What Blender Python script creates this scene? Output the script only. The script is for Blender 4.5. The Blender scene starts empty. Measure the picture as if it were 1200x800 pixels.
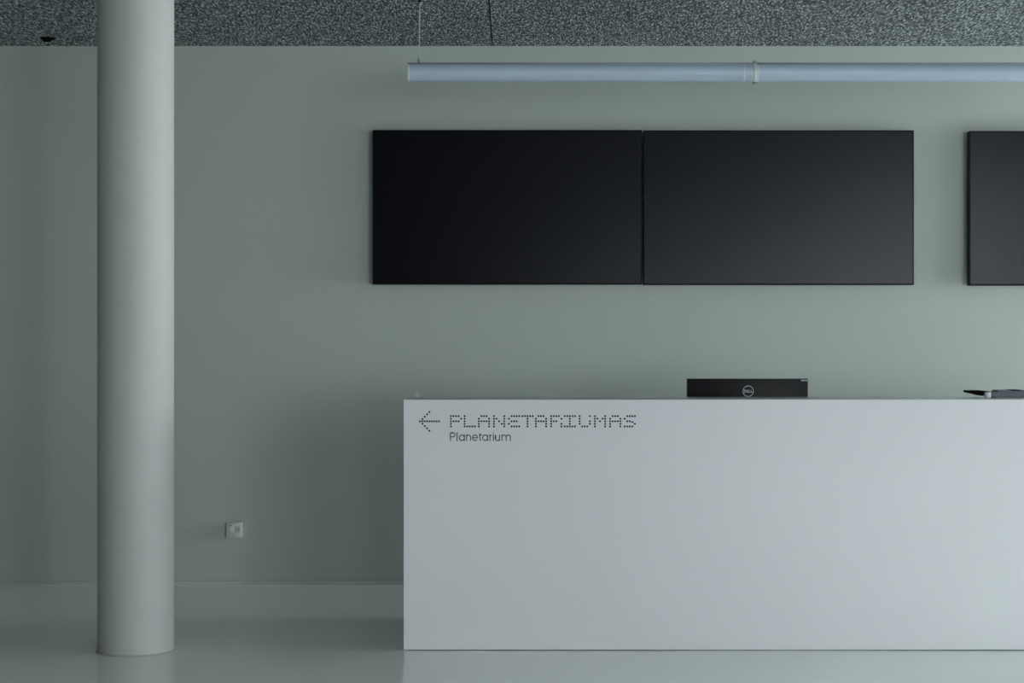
import bpy, bmesh, math, random
from mathutils import Vector, Matrix

random.seed(4)
scene = bpy.context.scene
COL = scene.collection

# ------------------------------------------------------------------ camera
F = 2200.0                 # focal length in pixels of the 1200x800 frame
CAM_H = 1.448
cam_data = bpy.data.cameras.new('camera')
cam_data.sensor_width = 36.0
cam_data.lens = F / 1200.0 * 36.0
cam_data.clip_end = 200
cam = bpy.data.objects.new('camera', cam_data)
COL.objects.link(cam)
cam.location = (0, 0, CAM_H)
cam.rotation_euler = (math.radians(90), 0, 0)
scene.camera = cam

# ------------------------------------------------------------------ world: overcast sky
world = bpy.data.worlds.new('overcast_sky')
scene.world = world
world.use_nodes = True
bg = world.node_tree.nodes['Background']
bg.inputs['Color'].default_value = (0.93, 0.975, 1.0, 1)
bg.inputs['Strength'].default_value = 14.5

# ------------------------------------------------------------------ view
scene.view_settings.view_transform = 'Standard'
scene.view_settings.look = 'None'
scene.view_settings.gamma = 1
scene.view_settings.use_curve_mapping = False
scene.view_settings.exposure = 0.75

# main dimensions (metres); the camera stands at the origin and looks along +Y
DESK_Y = 8.80
WALL_Y = 11.178
CEIL_Z = 3.206
LEFT_X, RIGHT_X, REAR_Y = -6.5, 9.0, -9.0
HALL_Y, HALL_Z = 2.0, 4.6      # the low ceiling ends here; an unseen tall hall is added for daylight
# glazed openings (from, to, sill, head, bays, transom): along Y in the right wall, along X in the rear wall
RIGHT_WIN = [(8.9, 11.1, 0.05, 3.19, 1, None), (7.6, 8.2, 0.05, 3.19, 1, None), (5.8, 6.1, 0.05, 3.19, 1, None), (3.4, 3.75, 0.05, 3.19, 1, None), (-2.6, 1.3, 0.05, 4.5, 2, 3.2), (-6.6, -5.0, 0.05, 4.5, 1, 3.2)]  # unseen; widths sized to balance the side daylight
REAR_WIN = [(6.9, 8.6, 0.05, 4.5, 1, 3.2), (4.4, 6.7, 0.05, 2.45, 2, None), (1.7, 3.2, 0.05, 1.8, 1, None)]  # unseen; the lower two added for more frontal daylight

def portal(loc, cols, sx, sy):
    ld = bpy.data.lights.new('daylight_portal', 'AREA')
    ld.shape = 'RECTANGLE'
    ld.size, ld.size_y = sx, sy
    ld.cycles.is_portal = True
    o = bpy.data.objects.new('daylight_portal', ld)
    COL.objects.link(o)
    o.location = loc
    o.rotation_euler = Matrix(cols).transposed().to_euler()
for y0, y1, z0, z1 in [w[:4] for w in RIGHT_WIN]:
    portal((RIGHT_X + 0.16, (y0 + y1) / 2, (z0 + z1) / 2), ((0, 1, 0), (0, 0, 1), (1, 0, 0)), y1 - y0, z1 - z0)
for x0, x1, z0, z1 in [w[:4] for w in REAR_WIN]:
    portal(((x0 + x1) / 2, REAR_Y - 0.16, (z0 + z1) / 2), ((1, 0, 0), (0, 0, 1), (0, -1, 0)), x1 - x0, z1 - z0)

# ================================================================== helpers
def at(px, py, y):
    """world point at distance y seen at pixel px, py"""
    return Vector(((px - 600) / F * y, y, CAM_H - (py - 400) / F * y))

def link(o, parent=None):
    COL.objects.link(o)
    if parent is not None:
        o.parent = parent
        o.matrix_parent_inverse = parent_world(parent).inverted()
    return o

def parent_world(p):
    if p.parent is None:
        return p.matrix_basis.copy()
    return parent_world(p.parent) @ p.matrix_parent_inverse @ p.matrix_basis

def obj(name, bm, material, parent=None, smooth=False):
    me = bpy.data.meshes.new(name)
    bmesh.ops.recalc_face_normals(bm, faces=bm.faces)
    bm.to_mesh(me)
    bm.free()
    if smooth:
        for p in me.polygons:
            p.use_smooth = True
        me.set_sharp_from_angle(angle=math.radians(35))
    me.materials.append(material)
    o = bpy.data.objects.new(name, me)
    return link(o, parent)

def tag(o, label=None, category=None, group=None, kind=None):
    if label: o['label'] = label
    if category: o['category'] = category
    if group: o['group'] = group
    if kind: o['kind'] = kind
    return o

def thing(name, loc, label, category, group=None):
    o = bpy.data.objects.new(name, None)
    o.empty_display_size = 0.1
    o.location = loc
    COL.objects.link(o)
    return tag(o, label, category, group)

def box(bm, x0, x1, y0, y1, z0, z1, bevel=0.0, seg=2):
    m = Matrix.Translation(((x0 + x1) / 2, (y0 + y1) / 2, (z0 + z1) / 2)) @ Matrix.Diagonal((x1 - x0, y1 - y0, z1 - z0, 1))
    r = bmesh.ops.create_cube(bm, size=1.0, matrix=m)
    if bevel > 0:
        es = set()
        for v in r['verts']:
            es.update(v.link_edges)
        bmesh.ops.bevel(bm, geom=list(es), offset=bevel, segments=seg, affect='EDGES', profile=0.5)
    return bm

def boxobj(name, dims, material, parent=None, bevel=0.0, seg=2):
    bm = bmesh.new()
    box(bm, *dims, bevel=bevel, seg=seg)
    return obj(name, bm, material, parent, smooth=bevel > 0)

def lathe(bm, prof, centre, axis='Z', seg=48, closed=False):
    """prof: list of (radius, height along axis)"""
    rings = []
    cx, cy, cz = centre
    for r, h in prof:
        ring = []
        for i in range(seg):
            a = 2 * math.pi * i / seg
            u, v = r * math.cos(a), r * math.sin(a)
            if axis == 'Z': p = (cx + u, cy + v, cz + h)
            elif axis == 'X': p = (cx + h, cy + u, cz + v)
            else: p = (cx + u, cy + h, cz + v)
            ring.append(bm.verts.new(p))
        rings.append(ring)
    n = len(rings)
    for k in range(n if closed else n - 1):
        a, b = rings[k], rings[(k + 1) % n]
        for i in range(seg):
            j = (i + 1) % seg
            bm.faces.new((a[i], a[j], b[j], b[i]))
    if not closed:
        if prof[0][0] > 1e-6: bm.faces.new(rings[0])
        if prof[-1][0] > 1e-6: bm.faces.new(rings[-1])
    bmesh.ops.remove_doubles(bm, verts=bm.verts, dist=1e-6)
    return bm

def tube(bm, pts, r, seg=10):
    pts = [Vector(p) for p in pts]
    rings = []
    for k, p in enumerate(pts):
        d = (pts[min(k + 1, len(pts) - 1)] - pts[max(k - 1, 0)]).normalized()
        up = Vector((0, 1, 0)) if abs(d.y) < 0.9 else Vector((1, 0, 0))
        a = d.cross(up).normalized(); b = d.cross(a).normalized()
        rings.append([bm.verts.new(p + r * (math.cos(2 * math.pi * i / seg) * a + math.sin(2 * math.pi * i / seg) * b)) for i in range(seg)])
    for A, B in zip(rings, rings[1:]):
        for i in range(seg):
            j = (i + 1) % seg
            bm.faces.new((A[i], A[j], B[j], B[i]))
    bm.faces.new(rings[0]); bm.faces.new(rings[-1])
    return bm

def prism(bm, poly, y0, y1):
    """polygon in X,Z extruded from y0 to y1"""
    a = [bm.verts.new((x, y0, z)) for x, z in poly]
    b = [bm.verts.new((x, y1, z)) for x, z in poly]
    n = len(poly)
    bm.faces.new(a); bm.faces.new(list(reversed(b)))
    for i in range(n):
        j = (i + 1) % n
        bm.faces.new((a[i], a[j], b[j], b[i]))
    return bm

def disc(bm, x, z, r, y0, y1, seg=12):
    return prism(bm, [(x + r * math.cos(2 * math.pi * i / seg), z + r * math.sin(2 * math.pi * i / seg)) for i in range(seg)], y0, y1)

def stroke(bm, pts, w, y0, y1):
    """thick polyline in X,Z, mitred, as a thin raised band"""
    P = [Vector(p) for p in pts]
    n = len(P)
    closed = (P[0] - P[-1]).length < 1e-7
    if closed: P = P[:-1]; n -= 1
    L, R = [], []
    for i in range(n):
        if closed:
            d0 = (P[i] - P[i - 1]).normalized(); d1 = (P[(i + 1) % n] - P[i]).normalized()
        else:
            d0 = (P[i] - P[i - 1]).normalized() if i > 0 else (P[1] - P[0]).normalized()
            d1 = (P[i + 1] - P[i]).normalized() if i < n - 1 else d0
        t = (d0 + d1)
        t = t.normalized() if t.length > 1e-6 else d1
        nn = Vector((-t.y, t.x))
        c = max(0.5, nn.dot(Vector((-d1.y, d1.x))))
        L.append(P[i] + nn * (w / 2 / c)); R.append(P[i] - nn * (w / 2 / c))
    rng = range(n if closed else n - 1)
    for i in rng:
        j = (i + 1) % n
        prism(bm, [tuple(L[i]), tuple(L[j]), tuple(R[j]), tuple(R[i])], y0, y1)
    return bm

def arc(cx, cy, rx, ry, a0, a1, n=14):
    return [(cx + rx * math.cos(math.radians(a0 + (a1 - a0) * i / n)), cy + ry * math.sin(math.radians(a0 + (a1 - a0) * i / n))) for i in range(n + 1)]

# ================================================================== materials
def mat(name, color, rough=0.5, metal=0.0, coat=0.0, coat_rough=0.05, spec=0.5, noise=0.0, nscale=6.0, bump=0.0, bscale=200.0, **kw):
    m = bpy.data.materials.new(name)
    m.use_nodes = True
    nt = m.node_tree
    b = nt.nodes['Principled BSDF']
    b.inputs['Base Color'].default_value = (*color, 1)
    b.inputs['Roughness'].default_value = rough
    b.inputs['Metallic'].default_value = metal
    b.inputs['Specular IOR Level'].default_value = spec
    b.inputs['Coat Weight'].default_value = coat
    b.inputs['Coat Roughness'].default_value = coat_rough
    for k, v in kw.items():
        b.inputs[k].default_value = v
    if noise > 0 or bump > 0:
        tc = nt.nodes.new('ShaderNodeTexCoord')
    if noise > 0:
        n = nt.nodes.new('ShaderNodeTexNoise')
        n.inputs['Scale'].default_value = nscale
        n.inputs['Detail'].default_value = 5
        mx = nt.nodes.new('ShaderNodeMix'); mx.data_type = 'RGBA'
        mx.inputs[6].default_value = (*[c * (1 - noise) for c in color], 1)
        mx.inputs[7].default_value = (*[min(1, c * (1 + noise)) for c in color], 1)
        nt.links.new(tc.outputs['Object'], n.inputs['Vector'])
        nt.links.new(n.outputs['Fac'], mx.inputs[0])
        nt.links.new(mx.outputs[2], b.inputs['Base Color'])
    if bump > 0:
        n2 = nt.nodes.new('ShaderNodeTexNoise')
        n2.inputs['Scale'].default_value = bscale
        n2.inputs['Detail'].default_value = 3
        bp = nt.nodes.new('ShaderNodeBump')
        bp.inputs['Strength'].default_value = bump
        bp.inputs['Distance'].default_value = 0.002
        nt.links.new(tc.outputs['Object'], n2.inputs['Vector'])
        nt.links.new(n2.outputs['Fac'], bp.inputs['Height'])
        nt.links.new(bp.outputs['Normal'], b.inputs['Normal'])
    return m

M_WALL = mat('green_grey_wall_paint', (0.415, 0.466, 0.435), 0.6, noise=0.03, nscale=0.8, bump=0.05, bscale=350)
M_SIDE = mat('grey_side_wall_paint', (0.13, 0.14, 0.138), 0.7, noise=0.04, nscale=0.7)
M_DARK_ROOM = mat('dark_hall_paint', (0.035, 0.037, 0.04), 0.8, noise=0.05, nscale=0.7)
M_FLOOR = mat('poured_grey_floor', (0.85, 0.905, 0.88), 0.13, noise=0.04, nscale=0.6, bump=0.03, bscale=3.0)
M_BASE = mat('coving_paint', (0.50, 0.56, 0.53), 0.4, noise=0.03)
M_COLUMN = mat('painted_concrete', (0.42, 0.44, 0.432), 0.65, noise=0.035, nscale=9, bump=0.18, bscale=60)
M_SEAL = mat('yellowed_sealant', (0.38, 0.39, 0.34), 0.6, noise=0.2, nscale=40)
M_DESK = mat('white_satin_laminate', (0.84, 0.85, 0.885), 0.6, noise=0.012, nscale=2)
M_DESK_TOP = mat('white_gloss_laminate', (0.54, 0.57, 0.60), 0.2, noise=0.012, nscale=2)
M_PLINTH = mat('black_plinth', (0.012, 0.012, 0.013), 0.6, noise=0.05)
M_INK = mat('black_vinyl_lettering', (0.005, 0.007, 0.010), 0.6, spec=0.1, noise=0.05, nscale=50)
M_INK_GREY = mat('slate_vinyl_lettering', (0.06, 0.075, 0.09), 0.5, noise=0.05, nscale=50)
M_BEZEL = mat('black_bezel', (0.004, 0.005, 0.006), 0.45, spec=0.08, noise=0.05, nscale=30)
M_SCREEN = mat('dark_display_glass', (0.002, 0.0022, 0.004), 0.26, spec=0.15, noise=0.03, nscale=3, **{'Specular Tint': (0.86, 0.9, 1.0, 1)})
M_CASE = mat('black_plastic_case', (0.009, 0.0095, 0.013), 0.4, spec=0.2, noise=0.05, nscale=30)
M_SILVER = mat('silver_print', (0.55, 0.56, 0.57), 0.5, metal=0.0, noise=0.03, nscale=80)
M_METAL = mat('grey_steel', (0.42, 0.44, 0.46), 0.35, metal=0.9, noise=0.05, nscale=50)
M_RAIL = mat('dark_aluminium', (0.20, 0.24, 0.29), 0.5, metal=0.3, noise=0.05, nscale=50)
M_CABLE = mat('pale_grey_cable', (0.45, 0.48, 0.48), 0.4, noise=0.04, nscale=80)
M_TUBE = mat('frosted_blue_tube', (0.45, 0.545, 0.68), 0.45, coat=0.25, coat_rough=0.4, noise=0.015, nscale=5)
M_CLEAR = mat('clear_acrylic', (0.78, 0.86, 0.86), 0.08, noise=0.01, **{'Transmission Weight': 0.3, 'IOR': 1.3})
M_COLLAR = mat('pale_collar', (0.62, 0.70, 0.72), 0.3, noise=0.02)
M_SOCKET = mat('grey_socket_plastic', (0.52, 0.56, 0.54), 0.42, noise=0.03, nscale=60)
M_SOCKET_DARK = mat('dark_socket_plastic', (0.10, 0.115, 0.11), 0.5, noise=0.05, nscale=60)
M_BLACK = mat('matt_black', (0.002, 0.002, 0.002), 0.8, spec=0.1, noise=0.05)
M_GREYSLAB = mat('blue_grey_device_plastic', (0.09, 0.105, 0.14), 0.4, spec=0.3, noise=0.04, nscale=40)
M_FRAME = mat('anthracite_frame', (0.06, 0.065, 0.07), 0.4, noise=0.05, nscale=20)

def woodwool():
    m = bpy.data.materials.new('wood_wool_ceiling_board')
    m.use_nodes = True
    nt = m.node_tree; N = nt.nodes; Lk = nt.links
    b = N['Principled BSDF']
    b.inputs['Roughness'].default_value = 0.9
    b.inputs['Specular IOR Level'].default_value = 0.15
    geo = N.new('ShaderNodeNewGeometry')
    mp = N.new('ShaderNodeMapping')
    mp.inputs['Scale'].default_value = (1.0, 0.175, 1.0)      # stretched along Y to offset the grazing view
    Lk.new(geo.outputs['Position'], mp.inputs['Vector'])
    n1 = N.new('ShaderNodeTexNoise'); n1.inputs['Scale'].default_value = 125; n1.inputs['Detail'].default_value = 14.5; n1.inputs['Roughness'].default_value = 0.65
    n2 = N.new('ShaderNodeTexVoronoi'); n2.inputs['Scale'].default_value = 90; n2.feature = 'F1'
    Lk.new(mp.outputs[0], n1.inputs['Vector']); Lk.new(mp.outputs[0], n2.inputs['Vector'])
    mul = N.new('ShaderNodeMath'); mul.operation = 'MULTIPLY_ADD'
    mul.inputs[1].default_value = -0.22; Lk.new(n2.outputs['Distance'], mul.inputs[0]); Lk.new(n1.outputs['Fac'], mul.inputs[2])
    r = N.new('ShaderNodeValToRGB')  # light and shade of the strand relief, put into the colour
    e = r.color_ramp.elements
    e[0].position = 0.29; e[0].color = (0.045, 0.055, 0.06, 1)
    e[1].position = 0.56; e[1].color = (0.90, 0.95, 0.95, 1)
    k = r.color_ramp.elements.new(0.42); k.color = (0.21, 0.24, 0.25, 1)
    Lk.new(mul.outputs[0], r.inputs['Fac'])
    Lk.new(r.outputs['Color'], b.inputs['Base Color'])
    bp = N.new('ShaderNodeBump'); bp.inputs['Strength'].default_value = 0.4; bp.inputs['Distance'].default_value = 0.004
    Lk.new(mul.outputs[0], bp.inputs['Height']); Lk.new(bp.outputs['Normal'], b.inputs['Normal'])
    return m
M_WOOL = woodwool()

def pane_glass():
    m = bpy.data.materials.new('window_glass')
    m.use_nodes = True
    nt = m.node_tree; N = nt.nodes; Lk = nt.links
    out = N['Material Output']
    N.remove(N['Principled BSDF'])
    tr = N.new('ShaderNodeBsdfTransparent'); tr.inputs[0].default_value = (0.95, 0.96, 0.95, 1)
    gl = N.new('ShaderNodeBsdfGlossy'); gl.inputs['Roughness'].default_value = 0.02
    fr = N.new('ShaderNodeFresnel'); fr.inputs['IOR'].default_value = 1.5
    mx = N.new('ShaderNodeMixShader')
    Lk.new(fr.outputs[0], mx.inputs[0]); Lk.new(tr.outputs[0], mx.inputs[1]); Lk.new(gl.outputs[0], mx.inputs[2])
    Lk.new(mx.outputs[0], out.inputs['Surface'])
    return m
M_GLASS = pane_glass()

# ================================================================== the setting
def struct(name, dims, material, label, category, bevel=0):
    o = boxobj(name, dims, material, None, bevel)
    return tag(o, label, category, kind='structure')

T = 0.25
struct('floor', (LEFT_X - T, RIGHT_X + T, REAR_Y - T, WALL_Y + T, -0.2, 0.0), M_FLOOR, 'glossy poured grey-green floor of the lobby', 'floor')
struct('wall_back', (LEFT_X - T, RIGHT_X + T, WALL_Y, WALL_Y + T, 0.0, CEIL_Z + 0.2), M_WALL, 'pale green-grey painted wall behind the reception desk', 'wall')
struct('wall_left', (LEFT_X - T, LEFT_X, REAR_Y, WALL_Y, 0.0, HALL_Z + 0.2), M_SIDE, 'grey painted wall on the left end of the lobby', 'wall')
right = lambda u0, u1, d0, d1, z0, z1: (RIGHT_X + d0, RIGHT_X + d1, u0, u1, z0, z1)
rear = lambda u0, u1, d0, d1, z0, z1: (u0, u1, REAR_Y - d1, REAR_Y - d0, z0, z1)
def pierced_wall(name, u0, u1, top, wins, place, material, label):
    bm = bmesh.new()
    u = u0
    for a, b, z0, z1 in sorted(w[:4] for w in wins):
        box(bm, *place(u, a, 0, T, 0.0, top))
        box(bm, *place(a, b, 0, T, 0.0, z0))
        box(bm, *place(a, b, 0, T, z1, top))
        u = b
    box(bm, *place(u, u1, 0, T, 0.0, top))
    tag(obj(name, bm, material), label, 'wall', kind='structure')
pierced_wall('wall_rear', LEFT_X - T, RIGHT_X + T, HALL_Z + 0.2, REAR_WIN, rear, M_DARK_ROOM, 'dark wall behind the viewer with glazed openings sized for daylight')
struct('wall_added_bulkhead', (LEFT_X, RIGHT_X, HALL_Y, HALL_Y + 0.2, CEIL_Z + 0.03, HALL_Z), M_SIDE, 'grey wall of the added tall hall, above the edge of the low ceiling', 'wall')
struct('baseboard_back', (LEFT_X, RIGHT_X, WALL_Y - 0.012, WALL_Y, 0.0, 0.022), M_BASE, 'thin pale coving strip along the foot of the back wall', 'baseboard', bevel=0.004)

# right wall: unseen, its openings sized for the daylight
pierced_wall('wall_right', REAR_Y, WALL_Y, HALL_Z + 0.2, RIGHT_WIN, right, M_SIDE, 'grey wall with long glazed openings on the right')

n_win = 0
FW = 0.035
def glazing(u0, u1, z0, z1, bays, transom, place, label, group):
    """place(u0,u1,d0,d1,z0,z1) -> box dims; d runs outwards from the inner wall face"""
    global n_win
    bay = (u1 - u0) / bays
    for k in range(bays):
        a, b = u0 + k * bay, u0 + (k + 1) * bay
        n_win += 1
        bm = bmesh.new()
        for d in ((a, a + FW, z0, z1), (b - FW, b, z0, z1), (a + FW, b - FW, z0, z0 + FW), (a + FW, b - FW, z1 - FW, z1)):
            box(bm, *place(d[0], d[1], 0.05, 0.12, d[2], d[3]))
        zs = [z0 + FW, z1 - FW]
        if transom:
            box(bm, *place(a + FW, b - FW, 0.05, 0.12, transom - FW / 2, transom + FW / 2))
            zs = [z0 + FW, transom - FW / 2, transom + FW / 2, z1 - FW]
        w = tag(obj('window_%d' % n_win, bm, M_FRAME), label, 'window', group, 'structure')
        for i in range(0, len(zs), 2):
            boxobj('pane', place(a + FW, b - FW, 0.08, 0.092, zs[i], zs[i + 1]), M_GLASS, w)
for w in RIGHT_WIN:
    glazing(*w, right, 'clear window with anthracite frame in the right wall', 'windows of the right wall')
for w in REAR_WIN:
    glazing(*w, rear, 'unseen window with anthracite frame behind the viewer, sized for its daylight', 'windows behind the viewer')

# ceiling: slab plus wood-wool boards, one joint standing open
slab = struct('ceiling', (LEFT_X, RIGHT_X, HALL_Y, WALL_Y, CEIL_Z + 0.03, CEIL_Z + 0.2), M_BLACK, 'grey speckled wood-wool board ceiling', 'ceiling')
struct('ceiling_added_hall', (LEFT_X, RIGHT_X, REAR_Y, HALL_Y, HALL_Z, HALL_Z + 0.2), M_SIDE, 'grey ceiling of the added tall hall behind the viewer', 'ceiling')
JX = -0.118
PW, PL = 1.2, 2.4
board_me = {}
def board(x0, x1, y0, y1):
    key = (round(x1 - x0, 4), round(y1 - y0, 4))
    if key not in board_me:
        bm = bmesh.new()
        hx, hy = key[0] / 2, key[1] / 2
        box(bm, -hx, hx, -hy, hy, 0.0, 0.03)
        me = bpy.data.meshes.new('ceiling_board')
        bmesh.ops.recalc_face_normals(bm, faces=bm.faces)
        bm.to_mesh(me); bm.free(); me.materials.append(M_WOOL)
        board_me[key] = me
    o = bpy.data.objects.new('ceiling_board', board_me[key])
    o.location = ((x0 + x1) / 2, (y0 + y1) / 2, CEIL_Z)
    link(o, slab)
edges_x = [JX + k * PW for k in range(-5, 10)]
edges_x = [LEFT_X] + [e for e in edges_x if LEFT_X + 0.05 < e < RIGHT_X - 0.05] + [RIGHT_X]
edges_y = [WALL_Y - k * PL for k in range(0, 11)]
edges_y = [e for e in edges_y if e > HALL_Y + 0.1] + [HALL_Y]
for i in range(len(edges_x) - 1):
    for j in range(len(edges_y) - 1):
        a, b = edges_x[i], edges_x[i + 1]
        ga = 0.0034 if abs(a - JX) < 1e-6 else 0.0004
        gb = 0.0034 if abs(b - JX) < 1e-6 else 0.0004
        board(a + ga, b - gb, edges_y[j + 1] + 0.0004, edges_y[j] - (0.0 if j == 0 else 0.0004))

# ================================================================== column
CY, CR = 8.80, 0.177
CX = (159.2 - 600) / F * CY
col = thing('column', (CX, CY, 0), 'round pale grey concrete column standing left of the white desk', 'column')
bm = bmesh.new()
lathe(bm, [(CR, 0.0), (CR, 0.6), (CR, 1.2), (CR, 1.8), (CR, 2.4), (CR, CEIL_Z)], (CX, CY, 0), seg=128)
obj('shaft', bm, M_COLUMN, col, smooth=True)
bm = bmesh.new()
prof = [(CR - 0.002, 0.0), (CR + 0.007, 0.0), (CR + 0.006, 0.003), (CR + 0.002, 0.006), (CR - 0.002, 0.008)]
lathe(bm, prof, (CX, CY, 0), seg=96, closed=True)
tag(obj('sealant_ring', bm, M_SEAL, col, smooth=True), 'thin yellowed sealant line round the foot')
# filled screw hole near the top
ang = math.asin(((153.5 - 159.2) / 250) / CR)
hx, hy = CX + CR * math.sin(ang), CY - CR * math.cos(ang)
hz = CAM_H + (400 - 9.5) / F * hy
bm = bmesh.new()
lathe(bm, [(0.0, -0.0035), (0.0045, -0.003), (0.0075, 0.0), (0.0095, 0.002), (0.0115, 0.0), (0.012, -0.004)], (0, 0, 0), axis='Y', seg=20)
for v in bm.verts:
    v.co.y = -v.co.y
    v.co = Matrix.Rotation(ang, 3, 'Z') @ v.co
    v.co += Vector((hx, hy, hz))
obj('filled_screw_hole', bm, M_COLUMN, col, smooth=True)

# ================================================================== reception desk
DX0, DX1 = (473 - 600) / 250.0, 3.2
DZ = 294 / 250.0
desk = thing('reception_desk', (DX0, DESK_Y, 0), 'long white reception desk with dotted lettering on its front', 'reception desk')
front = boxobj('front_panel', (DX0, DX1, DESK_Y, DESK_Y + 0.03, 0.003, DZ), M_DESK, desk, bevel=0.0025)
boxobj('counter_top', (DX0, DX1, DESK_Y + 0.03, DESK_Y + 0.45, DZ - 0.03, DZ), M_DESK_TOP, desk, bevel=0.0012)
for xa, xb in ((DX0, DX0 + 0.03), (DX1 - 0.03, DX1)):
    boxobj('side_panel', (xa, xb, DESK_Y + 0.03, DESK_Y + 0.45, 0.003, DZ - 0.03), M_DESK, desk, bevel=0.0012)
    boxobj('side_panel', (xa, xb, DESK_Y + 0.45, DESK_Y + 1.05, 0.003, 0.75), M_DESK, desk, bevel=0.0012)
boxobj('inner_panel', (DX0 + 0.03, DX1 - 0.03, DESK_Y + 0.42, DESK_Y + 0.45, 0.003, DZ - 0.03), M_DESK, desk)
boxobj('worktop', (DX0 + 0.03, DX1 - 0.03, DESK_Y + 0.45, DESK_Y + 1.05, 0.72, 0.75), M_DESK, desk, bevel=0.0012)
boxobj('plinth', (DX0 + 0.02, DX1 - 0.02, DESK_Y + 0.02, DESK_Y + 0.44, 0.0, 0.003), M_PLINTH, desk)

# --- lettering: dots 3 px apart, seen on the front panel (250 px per metre)
def dz(px, py):
    return ((px - 600) / 250.0, CAM_H - (py - 400) / 250.0)
INK0, INK1 = DESK_Y - 0.0006, DESK_Y + 0.0006
GLYPH = {
 'P': ['XXXX.', 'X...X', 'XXXX.', 'X....', 'X....'],
 'L': ['X....', 'X....', 'X....', 'X....', 'XXXXX'],
 'A': ['.XXX.', 'X...X', 'XXXXX', 'X...X', 'X...X'],
 'N': ['X...X', 'XX..X', 'X.X.X', 'X..XX', 'X...X'],
 'E': ['.XXXX', 'X....', '.XXX.', 'X....', '.XXXX'],
 'T': ['XXXXX', '..X..', '..X..', '..X..', '..X..'],
 'R': ['XXXX.', 'X...X', 'XXX..', 'X...X', 'X...X'],
 'I': ['XXXXX', '..X..', '..X..', '..X..', 'XXXXX'],
 'U': ['X...X', 'X....', 'X...X', 'X...X', '.XXX.'],
 'M': ['X...X', 'XX.XX', 'X.X.X', 'X...X', 'X...X'],
}
starts = [528.4, 544.5, 561.1, 578.9, 596.4, 612.2, 628.0, 645.9, 661.8, 679.2, 697.1, 715.0, 732.0]
DOT_R = 0.0046
ROW0, PITCH = 487.4, 3.03
for ch, sx in zip('PLANETARIUMAS', starts):
    bm = bmesh.new()
    if ch == 'S':
        cells = [(c, 0) for c in (1, 2, 3, 4)] + [(0, 1), (1, 2), (2, 2), (3, 2.3), (4, 3)] + [(c, 4) for c in range(4)]
    else:
        cells = [(c, r) for r, row in enumerate(GLYPH[ch]) for c, v in enumerate(row) if v == 'X']
    for c, r in cells:
        x, z = dz(sx + c * 3.0, ROW0 + r * PITCH)
        disc(bm, x, z, DOT_R, INK0, INK1)
    obj('dotted_letter', bm, M_INK, front)
bm = bmesh.new()
U = lambda a, b: dz(485 + a / 8.571, 476 + b / 8.571)
for a, b in [(60 + 24.2 * k, 150) for k in range(9)] + [(86, 127), (110, 103), (133, 80), (156, 57), (86, 174), (110, 198), (133, 221), (156, 245)]:
    x, z = U(a, b)
    disc(bm, x, z, DOT_R, INK0, INK1)
tag(obj('dotted_arrow', bm, M_INK, front), 'black dotted arrow pointing left')

# --- small word below, strokes in the same enlarged pixel grid
BL, XH, CAP = 343, 287, 266
W = 10.5 / 8.571 / 250
def bowl(cx, rx): return arc(cx, (BL + XH) / 2, rx, (BL - XH) / 2, 0, 360, 24)
words = [
 [[(367, BL + 4), (367, CAP)], [(367, CAP), (392, CAP)] + arc(392, CAP + 20, 20, 20, -90, 90, 12) + [(367, CAP + 40)]],
 [[(434, BL + 4), (434, CAP - 5)]],
 [bowl(482, 25), [(507, BL + 4), (507, XH - 4)]],
 [[(530, BL + 4), (530, XH - 4)], [(530, XH + 26)] + arc(550, XH + 22, 20, 22, 180, 360, 12) + [(570, BL + 4)]],
 [[(590, 316), (638, 316)] + arc(614, 315, 24, 28, 0, -320, 20)],
 [[(664, CAP + 4), (664, BL - 14)] + arc(676, BL - 13, 12, 13, 180, 90, 6), [(652, XH), (684, XH)]],
 [bowl(716, 25), [(741, BL + 4), (741, XH - 4)]],
 [[(764, BL + 4), (764, XH - 4)], [(764, XH + 24)] + arc(782, XH + 20, 18, 20, 180, 275, 8)],
 [[(799, BL + 4), (799, XH - 4)], [(799, XH - 15), (799, XH - 25)]],
 [[(820, XH - 4), (820, BL - 20)] + arc(840, BL - 20, 20, 20, 180, 0, 12), [(860, BL + 4), (860, XH - 4)]],
 [[(885, BL + 4), (885, XH - 4)], [(885, XH + 24)] + arc(906, XH + 21, 21, 21, 180, 360, 12) + [(927, BL + 4)],
  [(927, XH + 24)] + arc(948, XH + 21, 21, 21, 180, 360, 12) + [(969, BL + 4)]],
]
for strokes in words:
    bm = bmesh.new()
    for s in strokes:
        stroke(bm, [U(a, b) for a, b in s], W, INK0, INK1)
    obj('small_letter', bm, M_INK_GREY, front)

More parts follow.
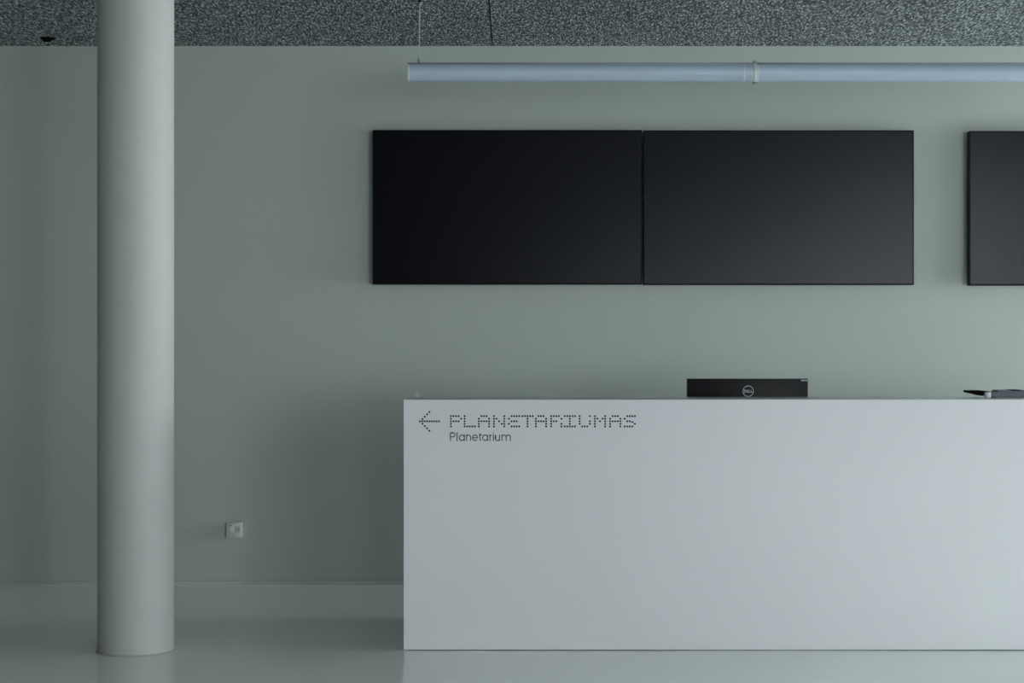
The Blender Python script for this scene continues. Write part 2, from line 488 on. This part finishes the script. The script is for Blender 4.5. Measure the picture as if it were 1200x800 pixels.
# ================================================================== wall screens
SY = WALL_Y - 0.085           # front of the screens
def screen(name, x0p, x1p, y0p, y1p, label):
    a, b = at(x0p, y1p, SY), at(x1p, y0p, SY)
    t = thing(name, ((a.x + b.x) / 2, WALL_Y - 0.04, a.z), label, 'screen', 'wall-mounted screens')
    boxobj('housing', (a.x, b.x, SY + 0.004, SY + 0.055, a.z, b.z), M_BEZEL, t, bevel=0.002)
    w = 0.0065
    bm = bmesh.new()
    outer = [(a.x, a.z), (b.x, a.z), (b.x, b.z), (a.x, b.z)]
    for dims in ((a.x, b.x, a.z, a.z + w * 1.3), (a.x, b.x, b.z - w, b.z), (a.x, a.x + w, a.z + w * 1.3, b.z - w), (b.x - w, b.x, a.z + w * 1.3, b.z - w)):
        box(bm, dims[0], dims[1], SY, SY + 0.004, dims[2], dims[3])
    obj('bezel', bm, M_BEZEL, t)
    boxobj('display_glass', (a.x + w, b.x - w, SY + 0.0015, SY + 0.004, a.z + w * 1.3, b.z - w), M_SCREEN, t)
    bm = bmesh.new()
    cx = (a.x + b.x) / 2; cz = (a.z + b.z) / 2
    box(bm, cx - 0.35, cx + 0.35, SY + 0.055, WALL_Y, cz - 0.22, cz - 0.14)
    box(bm, cx - 0.35, cx + 0.35, SY + 0.055, WALL_Y, cz + 0.14, cz + 0.22)
    obj('wall_bracket', bm, M_BEZEL, t)
screen('wall_screen', 436.6, 752.4, 152.2, 333.2, 'black switched-off wall screen above the left end of the desk, leftmost of three')
screen('wall_screen', 754.0, 1071.0, 152.6, 333.7, 'dark grey switched-off wall screen above the computer monitor, middle of three')
screen('wall_screen', 1136.0, 1453.0, 153.4, 334.4, 'switched-off wall screen cut off by the right edge, rightmost of three')

# ================================================================== pendant tube lights
TY = 9.69
tsc = F / TY
TR = 10.7 / tsc
TZ = at(0, 85.0, TY).z
def tx(p): return (p - 600) / tsc
def tube_light(x0p, x1p, label, left_open, clamp_at, wires, power):
    x0, x1 = tx(x0p), tx(x1p)
    t = thing('tube_light', ((x0 + x1) / 2, TY, TZ), label, 'pendant light', 'pendant tube lights above the desk')
    bm = bmesh.new()
    n = [(TR, 0.004), (TR, (x1 - x0) * 0.5), (TR, x1 - x0 - 0.004), (TR - 0.003, x1 - x0 - 0.004), (TR - 0.003, 0.004)]
    lathe(bm, n, (x0, TY, TZ), axis='X', seg=64, closed=True)
    d = obj('diffuser_tube', bm, M_TUBE, t, smooth=True)
    for xe, s in ((x0, 1), (x1, -1)):
        bm = bmesh.new()
        lathe(bm, [(TR - 0.004, 0.012 * s), (TR + 0.0008, 0.010 * s), (TR + 0.0008, 0.001 * s), (TR - 0.002, 0.0), (0.0, 0.0)], (xe, TY, TZ), axis='X', seg=64)
        obj('end_cap', bm, M_COLLAR, t, smooth=True)
    # aluminium spine along the top
    boxobj('top_rail', (x0 + 0.001, x1 - 0.001, TY - 0.028, TY + 0.028, TZ + TR - 0.009, TZ + TR + 0.0005), M_RAIL, t, bevel=0.0015)
    if clamp_at is not None:
        xc = tx(clamp_at[0])
        bm = bmesh.new()
        lathe(bm, [(TR + 0.0004, -0.003), (TR + 0.0018, -0.003), (TR + 0.0018, 0.003), (TR + 0.0004, 0.003)], (xc, TY, TZ), axis='X', seg=64, closed=True)
        obj('inner_collar', bm, M_COLLAR, t, smooth=True)
        xc = tx(clamp_at[1])
        bm = bmesh.new()
        lathe(bm, [(TR + 0.0, -0.009), (TR + 0.003, -0.009), (TR + 0.005, 0.0), (TR + 0.003, 0.009), (TR + 0.0, 0.009)], (xc, TY, TZ), axis='X', seg=64, closed=True)
        c = obj('joint_clamp', bm, M_COLLAR, t, smooth=True)
        for s in (1, -1):
            bm = bmesh.new()
            zz = TZ + s * (TR + 0.004)
            box(bm, xc - 0.009, xc + 0.009, TY - 0.012, TY + 0.012, zz - 0.004 if s > 0 else zz - 0.007, zz + 0.007 if s > 0 else zz + 0.004, bevel=0.0015)
            obj('clamp_screw', bm, M_RAIL, c, smooth=True)
    for wp in wires:
        bm = bmesh.new()
        tube(bm, [(tx(wp), TY, TZ + TR), (tx(wp), TY, CEIL_Z)], 0.0009, 6)
        obj('suspension_wire', bm, M_METAL, t, smooth=True)
    for wp in power:
        x = tx(wp)
        bm = bmesh.new()
        zt = TZ + TR
        tube(bm, [(x - 0.004, TY, zt), (x - 0.002, TY, zt + 0.02), (x, TY, zt + 0.06), (x + 0.001, TY, CEIL_Z - 0.09), (x + 0.001, TY, CEIL_Z - 0.04), (x + 0.003, TY, CEIL_Z - 0.02), (x + 0.009, TY, CEIL_Z)], 0.0026, 10)
        obj('power_cable', bm, M_CABLE, t, smooth=True)
        bm = bmesh.new()
        lathe(bm, [(0.006, 0.0), (0.006, 0.012), (0.0035, 0.028)], (x - 0.004, TY, zt), seg=16)
        obj('cable_gland', bm, M_RAIL, t, smooth=True)
        bm = bmesh.new()
        lathe(bm, [(0.012, 0.0), (0.012, -0.004), (0.006, -0.007)], (x + 0.002, TY, CEIL_Z), seg=20)
        obj('ceiling_grommet', bm, M_BLACK, t, smooth=True)
tube_light(478.0, 882.0, 'long frosted blue-grey tube light hanging from a cable, left end free', True, (871.5, 884.2), (859.0, 884.2), (491.5,))
tube_light(886.4, 1290.0, 'long frosted blue-grey tube light running out of the right edge of the view', False, None, (1263.0,), ())

# ================================================================== computer monitor behind the counter
MY = 9.42
ms = F / MY
ma, mb = at(805.3, 443.6, MY), at(946.8, 443.6, MY)
mon = thing('computer_monitor', ((ma.x + mb.x) / 2, MY + 0.1, 0.75), 'black computer monitor seen from behind, rising above the white counter', 'monitor')
panel = boxobj('back_cover', (ma.x, mb.x, MY, MY + 0.028, ma.z - 0.36, ma.z), M_CASE, mon, bevel=0.002)
boxobj('display_glass', (ma.x + 0.006, mb.x - 0.006, MY + 0.028, MY + 0.030, ma.z - 0.345, ma.z - 0.006), M_SCREEN, mon)
mcx = (ma.x + mb.x) / 2
bm = bmesh.new()
box(bm, mcx - 0.035, mcx + 0.035, MY - 0.045, MY - 0.015, 0.762, ma.z - 0.14, bevel=0.006)
box(bm, mcx - 0.06, mcx + 0.06, MY - 0.02, MY, ma.z - 0.25, ma.z - 0.13, bevel=0.004)
obj('stand_neck', bm, M_CASE, mon, smooth=True)
boxobj('stand_base', (mcx - 0.12, mcx + 0.12, MY - 0.09, MY + 0.13, 0.75, 0.764), M_CASE, mon, bevel=0.004)
lx, lz = (876.8 - 600) / ms, CAM_H - (458.2 - 400) / ms
R0 = 6.1 / ms
bm = bmesh.new()
stroke(bm, arc(lx, lz, R0, R0, 0, 360, 48), 0.8 / ms, MY - 0.0008, MY + 0.001)
obj('logo_ring', bm, M_SILVER, panel)
q = 1.0 / ms
def LP(a, b): return (lx + a * q, lz + b * q)
logo = {
 'D': [[LP(-4.5, -1.4), LP(-4.5, 1.4), LP(-3.4, 1.4), LP(-2.5, 0.6), LP(-2.5, -0.6), LP(-3.4, -1.4), LP(-4.5, -1.4)]],
 'E': [[LP(-0.2, 1.7), LP(-2.0, 0.6), LP(-0.9, -1.6), LP(1.0, -0.5)], [LP(-1.5, -0.4), LP(0.4, 0.6)]],
 'L1': [[LP(1.4, 1.4), LP(1.4, -1.4), LP(3.0, -1.4)]],
 'L2': [[LP(3.5, 1.4), LP(3.5, -1.4), LP(5.1, -1.4)]],
}
for k, ss in logo.items():
    bm = bmesh.new()
    for s in ss:
        stroke(bm, s, 0.62 * q, MY - 0.0008, MY + 0.001)
    obj('logo_letter', bm, M_SILVER, panel)
# small unreadable silver print in the corner
bm = bmesh.new()
xx = 938.6
for wdt, hgt in ((0.7, 1.0), (1.0, 1.7), (1.2, 1.2), (0.9, 1.5), (0.8, 1.2), (1.1, 1.5)):
    a = at(xx, 445.6 + hgt / 2, MY); b = at(xx + wdt, 445.6 - hgt / 2, MY)
    box(bm, a.x, b.x, MY - 0.0008, MY + 0.001, a.z, b.z)
    xx += wdt + 0.35
obj('corner_print', bm, M_COLLAR, panel)

# ================================================================== flat device at the right of the counter
GY = 9.12
g = F / GY
def gp(px, py): 
    p = at(px, py, GY); return (p.x, p.z)
dev = thing('counter_device', ((1170 - 600) / g, GY, DZ), 'low blue-grey device with a black flap lying on the counter near the right edge', 'device')
zt = DZ
def slab_poly(name, poly, y0, y1, m, bev=0.001):
    bm = bmesh.new(); prism(bm, poly, y0, y1)
    bmesh.ops.recalc_face_normals(bm, faces=bm.faces)
    bmesh.ops.bevel(bm, geom=list(bm.edges), offset=bev, segments=1, affect='EDGES')
    return obj(name, bm, m, dev)
X = lambda p: (p - 600) / g
slab_poly('body', [(X(1160), zt + 0.003), (X(1232), zt + 0.003), (X(1232), zt + 0.024), (X(1172), zt + 0.026), (X(1160), zt + 0.027)], GY - 0.03, GY + 0.10, M_GREYSLAB)
slab_poly('flap', [(X(1133.8), zt + 0.0245), (X(1134.2), zt + 0.034), (X(1153), zt + 0.033), (X(1164), zt + 0.027), (X(1156), zt + 0.020), (X(1150), zt + 0.008), (X(1147), zt + 0.012)], GY - 0.02, GY + 0.09, M_BLACK)
slab_poly('raised_pad', [(X(1167.5), zt + 0.024), (X(1232), zt + 0.024), (X(1232), zt + 0.034), (X(1180), zt + 0.0365), (X(1168), zt + 0.0355)], GY - 0.02, GY + 0.09, M_GREYSLAB)
slab_poly('black_key_strip', [(X(1184), zt + 0.033), (X(1197), zt + 0.033), (X(1195), zt + 0.038), (X(1184), zt + 0.0385)], GY - 0.022, GY + 0.06, M_BLACK)
bm = bmesh.new()
lathe(bm, [(0.0, 0), (0.016, 0.001), (0.0165, 0.004), (0.0165, 0.024), (0.016, 0.026), (0.0, 0.026)], (X(1156), GY - 0.022, zt), seg=32)
tag(obj('hinge_barrel', bm, M_COLLAR, dev, smooth=True), 'pale silver hinge barrel')
for xf in (1164, 1228):
    boxobj('rubber_foot', (X(xf) - 0.006, X(xf) + 0.006, GY - 0.02, GY + 0.09, zt, zt + 0.004), M_BLACK, dev)

# ================================================================== little clear wedge on the counter's left end
wy = 9.20
w = F / wy
bm = bmesh.new()
xw = (488.5 - 600) / w
prism(bm, [(xw - 0.012, DZ), (xw + 0.016, DZ), (xw + 0.008, DZ + 0.029), (xw + 0.002, DZ + 0.030)], wy - 0.012, wy + 0.012)
tag(obj('acrylic_stand', bm, M_CLEAR), 'tiny clear acrylic wedge standing on the left end of the counter', 'holder')

# ================================================================== wall socket
sx, sz = (274.3 - 600) / F * (WALL_Y - 0.038), at(0, 621.2, WALL_Y - 0.038).z
sd = WALL_Y - 0.038
hw, hh = 0.0445, 0.0435
so = thing('wall_socket', (sx, WALL_Y, sz), 'small grey surface-mounted power socket low on the wall beside the column', 'socket')
boxobj('back_box', (sx - hw, sx + hw, sd + 0.006, WALL_Y, sz - hh, sz + hh), M_SOCKET, so, bevel=0.003)
fp = boxobj('face_plate', (sx - hw - 0.002, sx + hw + 0.002, sd, sd + 0.007, sz - hh - 0.002, sz + hh + 0.002), M_SOCKET, so, bevel=0.002)
# left cover flap and right round outlet
boxobj('cover_flap', (sx - 0.036, sx - 0.004, sd - 0.004, sd + 0.001, sz - 0.014, sz + 0.028), M_SOCKET, so, bevel=0.0015)
boxobj('flap_slot', (sx - 0.032, sx - 0.012, sd - 0.0048, sd - 0.0038, sz + 0.0265, sz + 0.0295), M_SOCKET_DARK, so)
bm = bmesh.new()
lathe(bm, [(0.021, 0.001), (0.021, -0.004), (0.0185, -0.004), (0.0175, -0.0012), (0.0, -0.0012)], (sx + 0.017, sd, sz + 0.006), axis='Y', seg=32)
outlet = obj('outlet_well', bm, M_SOCKET, so, smooth=True)
for k in (-1, 1):
    bm = bmesh.new()
    disc(bm, sx + 0.017 + k * 0.008, sz + 0.006, 0.0025, sd - 0.0018, sd - 0.0006, 10)
    obj('pin_hole', bm, M_BLACK, outlet)

# ================================================================== black ceiling spotlight
cyp = 10.87
cxp = (56 - 600) / F * cyp
sp = thing('ceiling_spotlight', (cxp, cyp, CEIL_Z), 'small black round spotlight set in the ceiling left of the column', 'spotlight')
bm = bmesh.new()
lathe(bm, [(0.028, 0.002), (0.042, 0.0), (0.043, -0.006), (0.038, -0.010), (0.030, -0.011), (0.028, 0.002)], (cxp, cyp, CEIL_Z), seg=40)
obj('trim_ring', bm, M_BLACK, sp, smooth=True)
bm = bmesh.new()
lathe(bm, [(0.030, 0.0), (0.028, -0.014), (0.020, -0.022), (0.008, -0.0255), (0.0, -0.026)], (cxp - 0.004, cyp, CEIL_Z), seg=32)
obj('lamp_head', bm, M_BLACK, sp, smooth=True)
